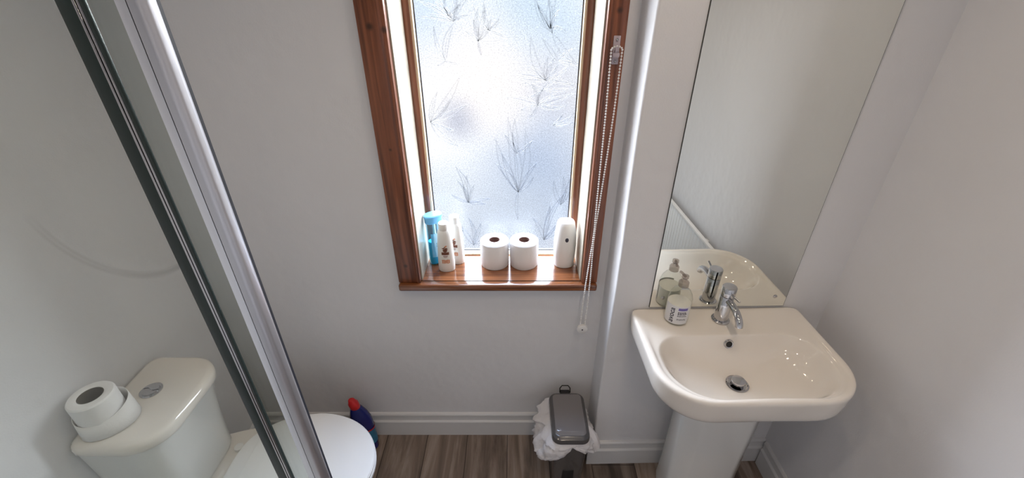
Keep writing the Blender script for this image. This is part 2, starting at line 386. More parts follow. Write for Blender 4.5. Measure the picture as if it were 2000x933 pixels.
# ------------------------------------------------------------------ room
XL, XR, YB, YF, ZC = -1.085, 1.015, 1.217, -1.05, 2.36
SILLZ = .829
WX0, WX1, WZ1 = -.318, .233, 1.98
PHI = math.radians(1.1); PV = (.318, 1.083)
def S(x, y):
    """the boxed-out wall behind the basin is very slightly out of square"""
    dx, dy = x - PV[0], y - PV[1]; return (PV[0] + dx * math.cos(PHI) - dy * math.sin(PHI), PV[1] + dx * math.sin(PHI) + dy * math.cos(PHI))
struct(obj('floor', bx(XL - .1, XR + .1, YF - .1, YB + .25, -.1, 0), M['floor'], smooth=False))
struct(obj('ceiling', bx(XL - .1, XR + .1, YF - .1, YB + .25, ZC, ZC + .1), M['ceil'], smooth=False))
bm = nb()
box(bm, XL - .1, WX0, YB, YB + .25, 0, ZC); box(bm, WX1, XR + .1, YB, YB + .25, 0, ZC)
box(bm, WX0, WX1, YB, YB + .25, 0, SILLZ - .026); box(bm, WX0, WX1, YB, YB + .25, WZ1, ZC)
struct(obj('wall_back', bm, M['wall'], smooth=False))
struct(obj('wall_left', bx(XL - .1, XL, YF - .1, YB, 0, ZC), M['wall'], smooth=False))
struct(obj('wall_right', bx(XR, XR + .1, YF - .1, YB, 0, ZC), M['wall'], smooth=False))
struct(obj('wall_front', bx(XL, XR, YF - .1, YF, 0, ZC), M['wall'], smooth=False))
# boxed-out wall with a rounded plaster arris
bm = nb(); ol = []
q = .008
for i in range(9):
    a = PI + PI / 2 * i / 8; ol.append(S(PV[0] + q + q * math.cos(a), PV[1] + q + q * math.sin(a)))
ol = [(PV[0] + .0, YB)] + [(PV[0], 1.15)] + ol + [S(XR + .0, PV[1])]
ol[-1] = (XR, ol[-1][1]); ol.append((XR, YB))
nz = 24
rings = []
for k in range(nz + 1):
    z = ZC * k / nz; rings.append([Vector((x + (.0022 * math.sin(z * 7.3 + 1) if i in range(2, 11) else 0), y, z)) for i, (x, y) in enumerate(ol)])
loft(bm, rings)
struct(obj('wall_boxing', bm, M['wall'], angle=50))
# skirting: flat board with a moulded top
SK = [(0, 0), (.012, 0), (.012, .083), (.0145, .0865), (.012, .090), (.0075, .094), (.007, .114), (.0105, .120), (.0105, .129), (.006, .135), (0, .137)]
struct(obj('baseboard_back', extrude_profile(SK, (XL, YB), (.318, YB), (0, -1)), M['skirt'], smooth=False))
struct(obj('baseboard_left', extrude_profile(SK, (XL, .505), (XL, YB - .018), (1, 0)), M['skirt'], smooth=False))
struct(obj('baseboard_right', extrude_profile(SK, (XR, YF), (XR, S(XR, PV[1])[1] - .018), (-1, 0)), M['skirt'], smooth=False))
bm = extrude_profile(SK, S(.30, PV[1]), S(XR, PV[1]), (math.sin(PHI), -math.cos(PHI)))
struct(obj('baseboard_boxing', bm, M['skirt'], smooth=False))
struct(obj('trim_1', extrude_profile(SK, (.318, PV[1]), (.318, YB - .018), (-1, 0)), M['skirt'], smooth=False))

# ------------------------------------------------------------------ window
GY = 1.40
win = struct(bpy.data.objects.new('window_1', None)); COL.objects.link(win); win.location = (0, 0, 0)
gx0, gx1, gz0 = -.287, .200, .838
fy = 1.372
bm = nb()
box(bm, WX0, gx0 - .008, fy, 1.42, SILLZ, WZ1, .003); box(bm, gx1 + .008, WX1, fy, 1.42, SILLZ, WZ1, .003)
box(bm, WX0, WX1, fy, 1.42, WZ1 - .05, WZ1, .003)
obj('window_frame', bm, M['pine'], win)
bm = nb()
box(bm, gx0 - .010, gx0 - .001, fy + .004, GY - .001, SILLZ, WZ1 - .05, .002); box(bm, gx1 + .001, gx1 + .010, fy + .004, GY - .001, SILLZ, WZ1 - .05, .002)
box(bm, gx0, gx1, fy + .004, GY - .001, SILLZ, gz0 - .002, .002)
obj('glazing_bead', bm, M['pine_pale'], win)
bm = nb()
box(bm, gx0 - .001, gx0 + .0025, GY - .004, GY + .001, gz0, WZ1 - .05); box(bm, gx1 - .0025, gx1 + .001, GY - .004, GY + .001, gz0, WZ1 - .05)
box(bm, gx0, gx1, GY - .004, GY + .001, gz0, gz0 + .004)
obj('gasket', bm, M['gasket'], win, smooth=False)
pane = obj('glass_pane', bx(gx0, gx1, GY, GY + .004, gz0, WZ1 - .05), M['frost'], win, smooth=False)
# reveals
obj('reveal', bx(WX0, WX0 + .004, YB - .001, fy, SILLZ, WZ1), M['reveal'], win, smooth=False)
obj('reveal', bx(WX1 - .004, WX1, YB - .001, fy, SILLZ, WZ1), M['reveal'], win, smooth=False)
# architraves: flat board with a bead on the inner edge
def arch(x0, x1, inner):
    bm = nb(); box(bm, x0, x1, YB - .020, YB + .002, SILLZ + .001, WZ1 + .07, .003)
    xi = x1 if inner > 0 else x0
    box(bm, min(xi, xi - inner * .010), max(xi, xi - inner * .010), YB - .024, YB - .018, SILLZ + .001, WZ1 + .0, .0022)
    return bm
obj('architrave', arch(-.3925, WX0, 1), M['pine'], win)
obj('architrave', arch(WX1, .285, -1), M['pine'], win)
obj('architrave', bx(WX0, WX1, YB - .02, YB, WZ1, WZ1 + .07, bev=.003), M['pine'], win)
# sill board with rounded nose
bm = nb(); box(bm, -.3925, .285, YB - .034, YB, SILLZ - .026, SILLZ, .006, 3); box(bm, WX0, WX1, YB - .01, 1.42, SILLZ - .025, SILLZ)
obj('window_sill', bm, M['pine_sill'], win)
# leaf relief moulded in the pane
def leafline(bm, base, tip, w=.16):
    a = P(*base, GY - .0008); b = P(*tip, GY - .0008); d = b - a; L_ = d.length
    if L_ < .005: return
    n = Vector((-d.z, 0, d.x)).normalized(); pts = []; bend = random.uniform(-.10, .10) * L_; W = L_ * w * random.uniform(.55, 1) * .5; K = 9
    W = min(W, .011)
    for s in (1, -1):
        for i in range(K):
            t = i / K if s == 1 else 1 - i / K
            pts.append(a + d * t + n * (bend * math.sin(PI * t) + s * W * math.sin(PI * t ** .8) * 1.0))
    tube(bm, pts, .0020, 6, closed=True)
    if L_ > .04 and random.random() < .6:
        tube(bm, [a + d * t + n * bend * math.sin(PI * t) for t in (.15, .35, .55, .75)], .0011, 5)
def r4(x, y): return (680 + .3215 * x, .3215 * y)
CL = [(r4(640, 130), [r4(420, 100), r4(430, 10), r4(520, -60), r4(560, 20), r4(650, -60), r4(730, -20), r4(730, 90)]),
      (r4(590, 370), [r4(470, 340), r4(520, 160), r4(540, 400), r4(680, 385), r4(640, 140)]),
      (r4(790, 250), [r4(760, 110), r4(790, 50), r4(830, 40), r4(870, 110), r4(970, 230), r4(700, 180), r4(810, 340), r4(880, 150)]),
      (r4(500, 740), [r4(680, 460), r4(720, 635), r4(620, 600), r4(540, 560), r4(640, 790), r4(665, 885)]),
      (r4(1200, 490), [r4(1110, 220), r4(1080, 400), r4(1215, 340), r4(1250, 350), r4(1275, 390), r4(1030, 485), r4(1350, 380), r4(1370, 520), r4(1000, 455)]),
      (r4(1150, 640), [r4(1045, 670), r4(950, 595), r4(1110, 500), r4(1190, 530), r4(1260, 575), r4(1370, 570), r4(1330, 640), r4(1090, 725)]),
      (r4(1240, 760), [r4(1370, 690), r4(1370, 740), r4(1300, 700)]),
      (r4(1240, 200), [r4(1150, 20), r4(1220, 0), r4(1260, -20), r4(1390, 390), r4(1130, -30)]),
      ((1012, 375), [(968, 270), (992, 228), (1000, 258), (1025, 250), (1048, 318), (968, 320), (1042, 345), (980, 300), (1012, 430)]),
      ((915, 395), [(890, 325), (912, 342), (925, 362), (957, 388), (882, 380), (893, 352), (948, 398)]),
      ((1062, 468), [(1040, 425), (1075, 400), (1100, 380), (1112, 430), (1085, 440)]),
      ((868, 478), [(858, 430), (885, 440), (905, 450), (895, 470)]),
      ((1095, 400), [(1082, 352), (1112, 350), (1100, 345)]),
      ((925, 478), [(900, 440), (915, 425), (940, 435), (955, 455)]),
      ((1010, 300), [(985, 262), (1005, 232), (1040, 275)]), ((955, 60), [(925, 12), (945, 5), (975, 35), (990, 75)]),
      ((875, 30), [(850, 5), (868, -12), (900, 8), (905, 40)]), ((1075, 55), [(1050, 10), (1068, -8), (1092, 20), (1105, 60)]),
      ((1090, 120), [(1060, 75), (1118, 96), (1128, 128)]), ((1060, 175), [(1022, 160), (1030, 190), (1095, 150), (1118, 172)])]
bm = nb()
for b_, tips in CL:
    for t_ in tips: leafline(bm, b_, t_)
rel = obj('leaf_relief', bm, M['relief'], pane)

# ------------------------------------------------------------------ things on the sill
def toilet_roll(name, label, loc, r=.051, h=.1, group=None, core='card', cr_=.020):
    t = thing(name, label, 'toilet roll', loc, 0, group)
    bm = nb(); c = cr_; n = 56
    prof = [(c, .001), (r - .002, 0), (r, .003), (r + .0006, h * .5), (r, h - .004), (r - .003, h), (r * .75, h + .0012), (c + .002, h), (c, h - .001)]
    rings = [[Vector((q * math.cos(2 * PI * i / n) * (1 + .006 * math.sin(3 * 2 * PI * i / n)), q * math.sin(2 * PI * i / n), z)) for i in range(n)] for q, z in prof]
    rings.append(rings[0]); vr = loft(bm, rings, False, False); bmesh.ops.remove_doubles(bm, verts=bm.verts, dist=1e-6)
    obj('paper', bm, M['paper'], t)
    bm = nb(); loft(bm, [[Vector((q * math.cos(2 * PI * i / n), q * math.sin(2 * PI * i / n), z)) for i in range(n)] for q, z in [(c - .0002, .001), (c - .0002, h - .001), (c - .0015, h - .001), (c - .0015, .001)]], False, False)
    obj('cardboard_core', bm, M[core], t)
    return t
toilet_roll('toilet_roll', 'white toilet roll on the window sill, next to the shampoo bottles', (-.068, 1.322, SILLZ), group='toilet rolls on the window sill')
toilet_roll('toilet_roll', 'white toilet roll on the window sill, next to the air freshener', (.038, 1.322, SILLZ), group='toilet rolls on the window sill')

# air freshener: oval tapering shell with a nozzle window and a curved seam
af = thing('air_freshener', 'white automatic air freshener dispenser standing at right end of the window sill', 'air freshener', (.183, 1.318, SILLZ))
def oval(rx, ry, z, n=48, p=2.3):
    o = []
    for i in range(n):
        a = 2 * PI * i / n; c, s = math.cos(a), math.sin(a)
        o.append(Vector((rx * math.copysign(abs(c) ** (2 / p), c), ry * math.copysign(abs(s) ** (2 / p), s), z)))
    return o
bm = nb(); AFP = [(.033, .030, 0), (.035, .032, .002), (.0385, .035, .05), (.0395, .036, .085), (.037, .034, .13), (.032, .030, .162), (.030, .028, .172), (.027, .025, .177), (.02, .018, .179)]
loft(bm, [oval(*a) for a in AFP]); obj('shell', bm, M['plastic_w'], af)
bm = nb(); 
bmesh.ops.create_uvsphere(bm, u_segments=20, v_segments=10, radius=1, matrix=Matrix.Translation((0.002, -.033, .118)) @ Matrix.Diagonal((.0065, .0042, .009, 1)))
obj('nozzle', bm, M['ink'], af)
bm = nb()
def af_r(z):
    for (a, b_, z0), (c, d, z1) in zip(AFP, AFP[1:]):
        if z0 <= z <= z1: t = (z - z0) / (z1 - z0); return a + (c - a) * t, b_ + (d - b_) * t
    return AFP[-1][:2]
pts = []
for i in range(15):
    t = i / 14; x = -.012 + .030 * math.sin(PI * t * .85); z = .145 - .115 * t
    rx, ry = af_r(z); yy = -ry * (1 - abs(x / rx) ** 2.3) ** (1 / 2.3); pts.append((x, yy, z))
tube(bm, pts, .0006, 6); obj('seam', bm, M['plastic_w'], af)
bm = nb(); lathe(bm, [(.006, .1785), (.006, .1805), (.003, .181)], 20); obj('button', bm, M['cleat'], af)

# shampoo and conditioner bottles
def decal(bm, pts2, rx, ry, zfun, off=.0006):
    """flat figure (x across, z up) wrapped on the front of an oval bottle"""
    vs = []
    for x, z in pts2:
        a, b_ = zfun(z); yy = -(b_ + off) * math.sqrt(max(0, 1 - min(1, abs(x / a)) ** 2)); vs.append(bm.verts.new((x, yy, z)))
    bm.faces.new(vs)
def strip(bm, x0, x1, z0, z1, zfun, n=8, off=.0006):
    for i in range(n):
        a = x0 + (x1 - x0) * i / n; b_ = x0 + (x1 - x0) * (i + 1) / n
        decal(bm, [(a, z0), (b_, z0), (b_, z1), (a, z1)], 0, 0, zfun, off)
def disc(bm, cx, cz, rx_, rz_, zfun, off=.0008, n=10, rot=0):
    c_, s_ = math.cos(rot), math.sin(rot); pts = []
    for i in range(n):
        a = 2 * PI * i / n; u, v = rx_ * math.cos(a), rz_ * math.sin(a); pts.append((cx + u * c_ - v * s_, cz + u * s_ + v * c_))
    decal(bm, pts, 0, 0, zfun, off)
SHP = [(.027, .020, 0), (.029, .022, .003), (.0295, .0225, .03), (.028, .0215, .08), (.0255, .020, .125), (.0235, .019, .152), (.021, .0178, .160), (.0172, .0165, .164)]
def prof_fun(prof):
    def f(z):
        for (a, b_, z0), (c, d, z1) in zip(prof, prof[1:]):
            if z0 <= z <= z1: t = (z - z0) / max(1e-9, z1 - z0); return a + (c - a) * t, b_ + (d - b_) * t
        return prof[-1][:2]
    return f
def shampoo(label, loc, rotz):
    t = thing('shampoo_bottle', label, 'bottle', loc, rotz, 'white shampoo and conditioner bottles')
    bm = nb(); loft(bm, [oval(a, b_, z, 48, 2.0) for a, b_, z in SHP]); obj('bottle_body', bm, M['bottle_w'], t)
    bm = nb(); lathe(bm, [(.0165, .163), (.0175, .1645), (.0175, .186), (.0165, .1885), (.010, .189)], 36); obj('cap', bm, M['bottle_w'], t)
    f = prof_fun(SHP); bm = nb()
    strip(bm, -.013, .013, .072, .083, f); disc(bm, 0, .090, .008, .007, f); 
    for i in range(4): disc(bm, -.006 + i * .004, .098 + .003 * math.sin(i * 2), .0045, .0022, f, rot=.8 * i)
    strip(bm, -.008, .008, .066, .0685, f); strip(bm, -.006, .006, .062, .0635, f)
    k = obj('printed_emblem', bm, M['ink_brown'], t, smooth=False)
    bm = nb()
    rnd = random.Random(3)
    for i in range(15): disc(bm, -.011 + .0055 * (i % 5), .041 + .0045 * (i // 5) + rnd.uniform(-.0008, .0008), .0036, .0024, f, off=.0007, rot=rnd.uniform(0, 3))
    obj('printed_flowers', bm, M['ink_orange'], t, smooth=False)
    bm = nb(); disc(bm, .003, .106, .005, .003, f, rot=.6); obj('printed_sprig', bm, M['ink_orange'], t, smooth=False)
    return t
shampoo('white conditioner bottle with brown emblem, in front of the other bottles on the sill', (-.238, 1.283, SILLZ), math.radians(4))
shampoo('white shampoo bottle on the sill, nearer the glass behind the front white bottle', (-.208, 1.333, SILLZ), math.radians(-14))
# blue body wash
bb = thing('body_wash_bottle', 'clear blue body wash bottle with sky blue cap, in left corner of the sill', 'bottle', (-.280, 1.328, SILLZ), math.radians(35))
BP = [(.026, .016, 0), (.028, .018, .003), (.029, .019, .04), (.028, .0185, .10), (.0285, .019, .150), (.029, .019, .165), (.026, .017, .170)]
bm = nb(); loft(bm, [oval(a, b_, z, 48, 2.4) for a, b_, z in BP]); obj('bottle_body', bm, M['bluepl'], bb)
bm = nb(); loft(bm, [oval(a * .9, b_ * .88, z, 40, 2.4) for a, b_, z in [(.026, .016, .003), (.028, .018, .008), (.029, .019, .04), (.028, .0185, .095)]]); obj('liquid', bm, M['blueliq'], bb)
bm = nb(); loft(bm, [oval(a, b_, z, 48, 2.2) for a, b_, z in [(.029, .0195, .168), (.031, .021, .170), (.0315, .0215, .186), (.033, .023, .189), (.033, .023, .196), (.030, .020, .199), (.015, .010, .2005)]]); obj('cap', bm, M['bluecap'], bb)
f = prof_fun(BP); bm = nb(); strip(bm, -.021, .021, .035, .130, f, 12); obj('label_panel', bm, M['bluelab'], bb, smooth=False)
bm = nb()
for z in (.105, .060): disc(bm, .010, z, .006, .006, f, off=.0012, n=14)
for z in (.090, .084, .078): strip(bm, -.006, .014, z, z + .002, f, off=.0012)
obj('printed_marks', bm, M['ink'], bb, smooth=False)

# ------------------------------------------------------------------ blind chain and its cleat
cl = P(1203, 98, YB - .022)
cleat = thing('chain_cleat', 'small clear plastic chain hook screwed to the right window architrave', 'cleat', (cl.x, YB - .020, cl.z))
obj('back_plate', bx(-.009, .009, -.004, 0, -.034, .034, bev=.0015), M['cleat'], cleat)
bm = nb(); tube(bm, [(0, -.003, -.002), (0, -.013, -.004), (0, -.017, .002), (0, -.017, .010)], .0045, 12); lathe(bm, [(.0085, -.016), (.0095, -.013), (.0095, -.008), (.0085, -.005)], 20, (0, -.0085, 0)); obj('hook', bm, M['cleat'], cleat)
for dz in (.025, -.026):
    bm = nb(); bmesh.ops.create_uvsphere(bm, u_segments=14, v_segments=8, radius=.0035, matrix=Matrix.Translation((0, -.004, dz))); obj('screw', bm, M['chrome'], cleat)
ch = thing('blind_chain', 'white beaded blind chain looped over the hook and hanging past the sill', 'chain', (cl.x, YB - .045, cl.z))
zb = P(1137, 640, YB - .045).z - cl.z; xb = P(1137, 640, YB - .045).x - cl.x
path = []
zt = .002
def halfgap(s): return .0125 * (1 - min(1, s / .55)) ** .8 + .0015 if s < .62 else .0015 + .0065 * math.sin(min(1, (s - .62) / .3) * PI / 2)
NB = 120
Lc = zt - zb - .012
for i in range(NB + 1): s = i / NB; path.append(Vector((xb * s - halfgap(s), .013 * (1 - min(1, s * 6)), zt - Lc * s)))
for i in range(1, 6): a = PI * i / 6; path.append(Vector((xb - .008 * math.cos(a), 0, zt - Lc - .010 * math.sin(a))))
for i in range(NB, -1, -1): s = i / NB; path.append(Vector((xb * s + halfgap(s), .013 * (1 - min(1, s * 6)), zt - Lc * s)))
for i in range(1, 6): a = PI * i / 6; path.append(Vector((.0135 * math.cos(a), .013, zt + .008 * math.sin(a))))
bm = nb(); tube(bm, path, .0007, 5, closed=True)
for p in path: bmesh.ops.create_icosphere(bm, subdivisions=1, radius=.0029, matrix=Matrix.Translation(p))
obj('bead_chain', bm, M['plastic_w'], ch)
bm = nb(); n = 32
rings = [[Vector((xb + q * math.cos(2 * PI * i / n), y, zb - .004 + q * math.sin(2 * PI * i / n))) for i in range(n)] for q, y in [(.016, .006), (.0188, .004), (.0188, -.004), (.016, -.006), (.003, -.0062), (.0025, -.004)]]
loft(bm, rings); wgt = obj('chain_weight', bm, M['plastic_w'], ch)
bm = nb(); rings = [[Vector((xb + q * math.cos(2 * PI * i / 16), y, zb - .004 + q * math.sin(2 * PI * i / 16))) for i in range(16)] for q, y in [(.0028, -.0055), (.0028, -.0066)]]
loft(bm, rings); obj('pin_hole', bm, M['ink'], wgt)

# ------------------------------------------------------------------ mirror
mx0, mx1 = .434, .868; mz0, mz1 = .818, 2.02
mo = S(0.651, PV[1])
mir = thing('wall_mirror', 'tall frameless mirror screwed to the wall above the basin', 'mirror', (*mo, mz0), PHI)
hw = (mx1 - mx0) / 2
obj('mirror_glass', bx(-hw + .0012, hw - .0012, -.0052, -.0048, .0012, mz1 - mz0 - .0012), M['mirror'], mir, smooth=False)
obj('mirror_backing', bx(-hw, hw, -.0048, -.0005, 0, mz1 - mz0), M['mirror_edge'], mir, smooth=False)
for sx in (-1, 1):
    for z in (.038, mz1 - mz0 - .04):
        bm = nb(); bmesh.ops.create_uvsphere(bm, u_segments=20, v_segments=10, radius=1, matrix=Matrix.Translation((sx * (hw - .038), -.0055, z)) @ Matrix.Diagonal((.0065, .003, .0065, 1)))
        obj('screw_cap', bm, M['chrome'], mir)

# ------------------------------------------------------------------ basin and pedestal
RZ = .812
bo = S(.645, PV[1])
bas = thing('pedestal_basin', 'white ceramic wash basin on a full pedestal below the mirror', 'basin', (bo[0], bo[1], 0), PHI)
outer = [(x, y) for x, y in rrect(-.270, .270, -.374, -.001, [.012, .012, .135, .135], 14)]
# bow the front edge and shape the sides
outer = [(x * (1 - .0 * 0), y - (.0)) for x, y in outer]
co = (0, -.20); N_ = 128
O = polar(outer, co, N_)
bowl = rrect(-.236, .240, -.354, -.118, [.085, .085, .125, .125], 14)
B = polar(bowl, (0, -.225), N_)
def lerp(a, b_, t): return [(p[0] + (q[0] - p[0]) * t, p[1] + (q[1] - p[1]) * t) for p, q in zip(a, b_)]
def clampw(o): return [(x, min(y, -.001)) for x, y in o]
dc = (0, -.222)
Dr = [(dc[0] + .029 * math.cos(2 * PI * i / N_), dc[1] + .029 * math.sin(2 * PI * i / N_)) for i in range(N_)]
ped_top = polar(rrect(-.10, .10, -.20, -.002, [.004, .004, .05, .05], 8), (0, -.10), N_)
rings = [ring(lerp(O, ped_top, .97), RZ - .19)]
rings.append(ring(clampw(lerp(O, ped_top, .80)), RZ - .172))
rings.append(ring(clampw(lerp(O, ped_top, .52)), RZ - .135))
rings.append(ring(clampw(lerp(O, ped_top, .26)), RZ - .110))
rings.append(ring(clampw(lerp(O, ped_top, .10)), RZ - .094))
rings.append(ring(clampw(inset(O, co, .011)), RZ - .082))
rings.append(ring(clampw(inset(O, co, .005)), RZ - .072))
rings.append(ring(clampw(inset(O, co, .0015)), RZ - .030))
for dn, z in ((.0, -.012), (.001, -.006), (.004, -.0015), (.009, 0)): rings.append(ring(clampw(inset(O, co, dn)), RZ + z))
O1 = inset(O, co, .018); rings.append(ring(O1, RZ - .0005))
O2 = lerp(O1, B, .35); rings.append(ring(O2, RZ - .006))
rings.append(ring(lerp(O1, B, .7), RZ - .008))
rings.append(ring(B, RZ - .009))
prof = [(.02, -.011), (.05, -.018), (.09, -.030), (.15, -.046), (.24, -.062), (.36, -.075), (.52, -.086), (.70, -.094), (.86, -.099), (1.0, -.103)]
for s, z in prof: rings.append(ring(lerp(B, Dr, s), RZ + z))
rings.append(ring(inset(Dr, dc, .004), RZ - .108)); rings.append(ring(inset(Dr, dc, .006), RZ - .125))
bm = nb(); loft(bm, rings, True, True)
bowlo = obj('basin_bowl', bm, M['ceramic'], bas, angle=60)
md = bowlo.modifiers.new('smooth', 'SUBSURF'); md.levels = 1; md.render_levels = 1
# waste: chrome flange, stem and domed plug
bm = nb(); lathe(bm, [(.0305, RZ - .1035), (.0315, RZ - .1015), (.028, RZ - .1005), (.024, RZ - .103), (.0235, RZ - .112)], 36, (dc[0], dc[1], 0)); wf = obj('waste_flange', bm, M['chrome'], bas)
bm = nb(); lathe(bm, [(.005, RZ - .118), (.005, RZ - .098), (.0185, RZ - .096), (.0198, RZ - .091), (.0185, RZ - .087), (.006, RZ - .0855)], 32, (dc[0], dc[1], 0)); obj('waste_plug', bm, M['chrome'], bas)
# overflow ring on the back slope of the bowl
ovc = Vector((0, -.1290, RZ - .036)); tilt = Matrix.Rotation(math.radians(70), 4, 'X')
def on_slope(bm): bmesh.ops.transform(bm, matrix=Matrix.Translation(ovc) @ tilt, verts=bm.verts)
bm = nb(); lathe(bm, [(.0095, -.008), (.0095, .0035), (.0125, .0045), (.0145, .002), (.0145, -.010)], 28, cap=False); on_slope(bm); ovr = obj('overflow_ring', bm, M['chrome'], bas)
bm = nb(); lathe(bm, [(.0094, -.004), (.0094, .0012)], 24); on_slope(bm); obj('overflow_hole', bm, M['bin_dark'], ovr)
# pedestal: faceted column
def pedring(w, d, z, ch):
    return [Vector(p) for p in ((-w * .62, -.045, z), (-w, -d + ch * 1.1, z), (-w + ch * .15, -d + ch * .75, z), (-w + ch, -d + .004, z), (-w + ch * 1.25, -d, z), (w - ch * 1.25, -d, z), (w - ch, -d + .004, z), (w - ch * .15, -d + ch * .75, z), (w, -d + ch * 1.1, z), (w * .62, -.045, z))]
bm = nb(); loft(bm, [pedring(.132, .235, RZ - .12, .045), pedring(.128, 0.234, .55, .044), pedring(.122, 0.234, .30, .042), pedring(.120, 0.236, .12, .042), pedring(.124, 0.244, .03, .044), pedring(.126, 0.246, 0, .044)])
pd = obj('pedestal', bm, M['ceramic_c'], bas, angle=50); pd.location.x = .014

# mixer tap
to = S(.645, 1.030)
tap = thing('mixer_tap', 'chrome monobloc mixer tap at back of the basin', 'tap', (*to, RZ - .007), PHI)
bm = nb(); lathe(bm, [(.0255, 0), (.027, .001), (.027, .005), (.0245, .0075), (.021, .008)], 40); obj('base_flange', bm, M['chrome'], tap)
lean = Matrix.Rotation(math.radians(-2), 4, 'X')
bm = nb(); lathe(bm, [(.0205, .006), (.0205, .094), (.0195, .0955)], 40); obj('tap_body', bm, M['chrome'], tap)
bm = nb(); lathe(bm, [(.0195, .0965), (.0208, .098), (.0208, .126), (.0195, .128), (.012, .1285)], 40); cap_ = obj('tap_head', bm, M['chrome'], tap)
bm = nb(); tube(bm, [(.0, -.018, .112), (.001, -.035, .113), (.003, -.060, .116)], .0032, 12); obj('lever', bm, M['chrome'], cap_)
bm = nb(); sp = []
for i in range(13):
    t = i / 12; sp.append((0, -.010 - .085 * math.sin(t * PI / 2 * .98), .084 - .030 * (1 - math.cos(t * PI / 2 * 1.0)) * 1.0 + .004 * math.sin(PI * t)))
tube(bm, sp, .0106, 20); obj('spout', bm, M['chrome'], tap)
bm = nb(); e = Vector(sp[-1]); lathe(bm, [(.009, -.0125), (.009, -.0112)], 20, (e.x, e.y + .004, e.z)); 

bm.free()
# soap dispenser
so_ = S(.506, 1.036)
soap = thing('soap_dispenser', 'clear pump soap bottle with white label on back left of the basin', 'soap bottle', (*so_, RZ - .006), math.radians(-25))
BR = [(.030, 0), (.034, .002), (.0355, .008), (.036, .074), (.0350, .088), (.0310, .102), (.024, .114), (.0165, .121), (.013, .125), (.0125, .130)]
bm = nb(); lathe(bm, BR, 48); obj('bottle_body', bm, M['clearpl'], soap)
bm = nb(); lathe(bm, [(.029, .002), (.0335, .005), (.0348, .012), (.0352, .066), (.0348, .069)], 40); obj('liquid', bm, M['liquid_white'], soap)
bm = nb(); lathe(bm, [(.0135, .127), (.0150, .128), (.0150, .142), (.012, .146), (.0050, .147), (.0050, .156), (.010, .157), (.010, .165), (.005, .167)], 28)
tube(bm, [(0, 0, .161), (-.010, .014, .162), (-.016, .022, .160)], .0042, 10); pump = obj('pump', bm, clearmat('clear_pump_plastic', (.72, .68, .66), .25, .25), soap)
bm = nb()
for a0 in range(-62, 62, 4):
    a, b_ = math.radians(a0 - 90), math.radians(a0 - 86); R_ = .0364
    bm.faces.new([bm.verts.new((R_ * math.cos(a), R_ * math.sin(a), .008)), bm.verts.new((R_ * math.cos(b_), R_ * math.sin(b_), .008)), bm.verts.new((R_ * math.cos(b_), R_ * math.sin(b_), .074)), bm.verts.new((R_ * math.cos(a), R_ * math.sin(a), .074))])
bmesh.ops.remove_doubles(bm, verts=bm.verts, dist=1e-5); lab = obj('label', bm, M['label'], soap)
def wrap_text(body, size, u0, z0, rot, mat, parent, R_=.0368, bold=0.0):
    cu = bpy.data.curves.new('text', 'FONT'); cu.body = body; cu.size = size; cu.offset = bold; cu.resolution_u = 4
    o = bpy.data.objects.new('text', cu); COL.objects.link(o); dg = bpy.context.evaluated_depsgraph_get(); me = bpy.data.meshes.new_from_object(o.evaluated_get(dg))
    bpy.data.objects.remove(o); bpy.data.curves.remove(cu); bm = nb(); bm.from_mesh(me); bpy.data.meshes.remove(me)
    bmesh.ops.triangulate(bm, faces=bm.faces); bmesh.ops.subdivide_edges(bm, edges=[e for e in bm.edges if e.calc_length() > size * .25], cuts=2)
    for v in bm.verts:
        x, y = v.co.x, v.co.y
        if rot: x, y = -y, x
        u = u0 + x; z = z0 + y; a = u / R_ - PI / 2; v.co = Vector((R_ * math.cos(a), R_ * math.sin(a), z))
    me = bpy.data.meshes.new('printed_text'); bm.to_mesh(me); bm.free(); me.materials.append(mat)
    k = bpy.data.objects.new('printed_text', me); COL.objects.link(k); k.parent = parent; return k
wrap_text('avoca', .0235, -.0075, .0120, True, M['ink'], lab, bold=.0003)
def wrap_rect(bm, u0, u1, z0, z1, R_=.0367, n=6):
    for i in range(n):
        a = (u0 + (u1 - u0) * i / n) / R_ - PI / 2; b_ = (u0 + (u1 - u0) * (i + 1) / n) / R_ - PI / 2
        bm.faces.new([bm.verts.new((R_ * math.cos(q), R_ * math.sin(q), z)) for q, z in ((a, z0), (b_, z0), (b_, z1), (a, z1))])
bm = nb(); wrap_rect(bm, .003, .031, .060, .069); obj('purple_band', bm, M['ink_purple'], lab, smooth=False)
bm = nb()
rn = random.Random(5)
for z, h in ((.051, .0035), (.0455, .0035), (.041, .002), (.037, .002), (.027, .0018), (.0235, .0018)):
    u = .003
    while u < .027:
        w = rn.uniform(.002, .006); wrap_rect(bm, u, u + w, z, z + h, n=2); u += w + .0012
obj('printed_lines', bm, M['ink'], lab, smooth=False)

# ------------------------------------------------------------------ radiator on the right wall, seen in the mirror
rad = thing('radiator', 'white ribbed panel radiator on the right wall, seen in the mirror', 'radiator', (XR - .003, -.05, 0))
RT, RB_, RY0, RY1 = .655, .12, -.56, .56
bm = nb(); n = 2 * 33; pr = []
for i in range(n + 1):
    y = RY0 + .02 + (RY1 - RY0 - .04) * i / n; k = i % 2; pr += [(-.048 - .014 * k, y - .004), (-.048 - .014 * k, y + .004)]
loft(bm, [[Vector((x, y, z)) for x, y in [(-.040, RY0 + .01)] + pr + [(-.040, RY1 - .01)]] for z in (RB_ + .01, RT - .02)])
obj('panel', bm, M['rad'], rad, smooth=False)
obj('top_rail', bx(-.068, -.050, RY0, RY1, RT - .020, RT - .004, bev=.003), M['rad'], rad)
for y in (RY0, RY1): obj('side_rail', bx(-.066, -.048, y - .006, y + .006, RB_, RT - .01, bev=.002), M['rad'], rad)
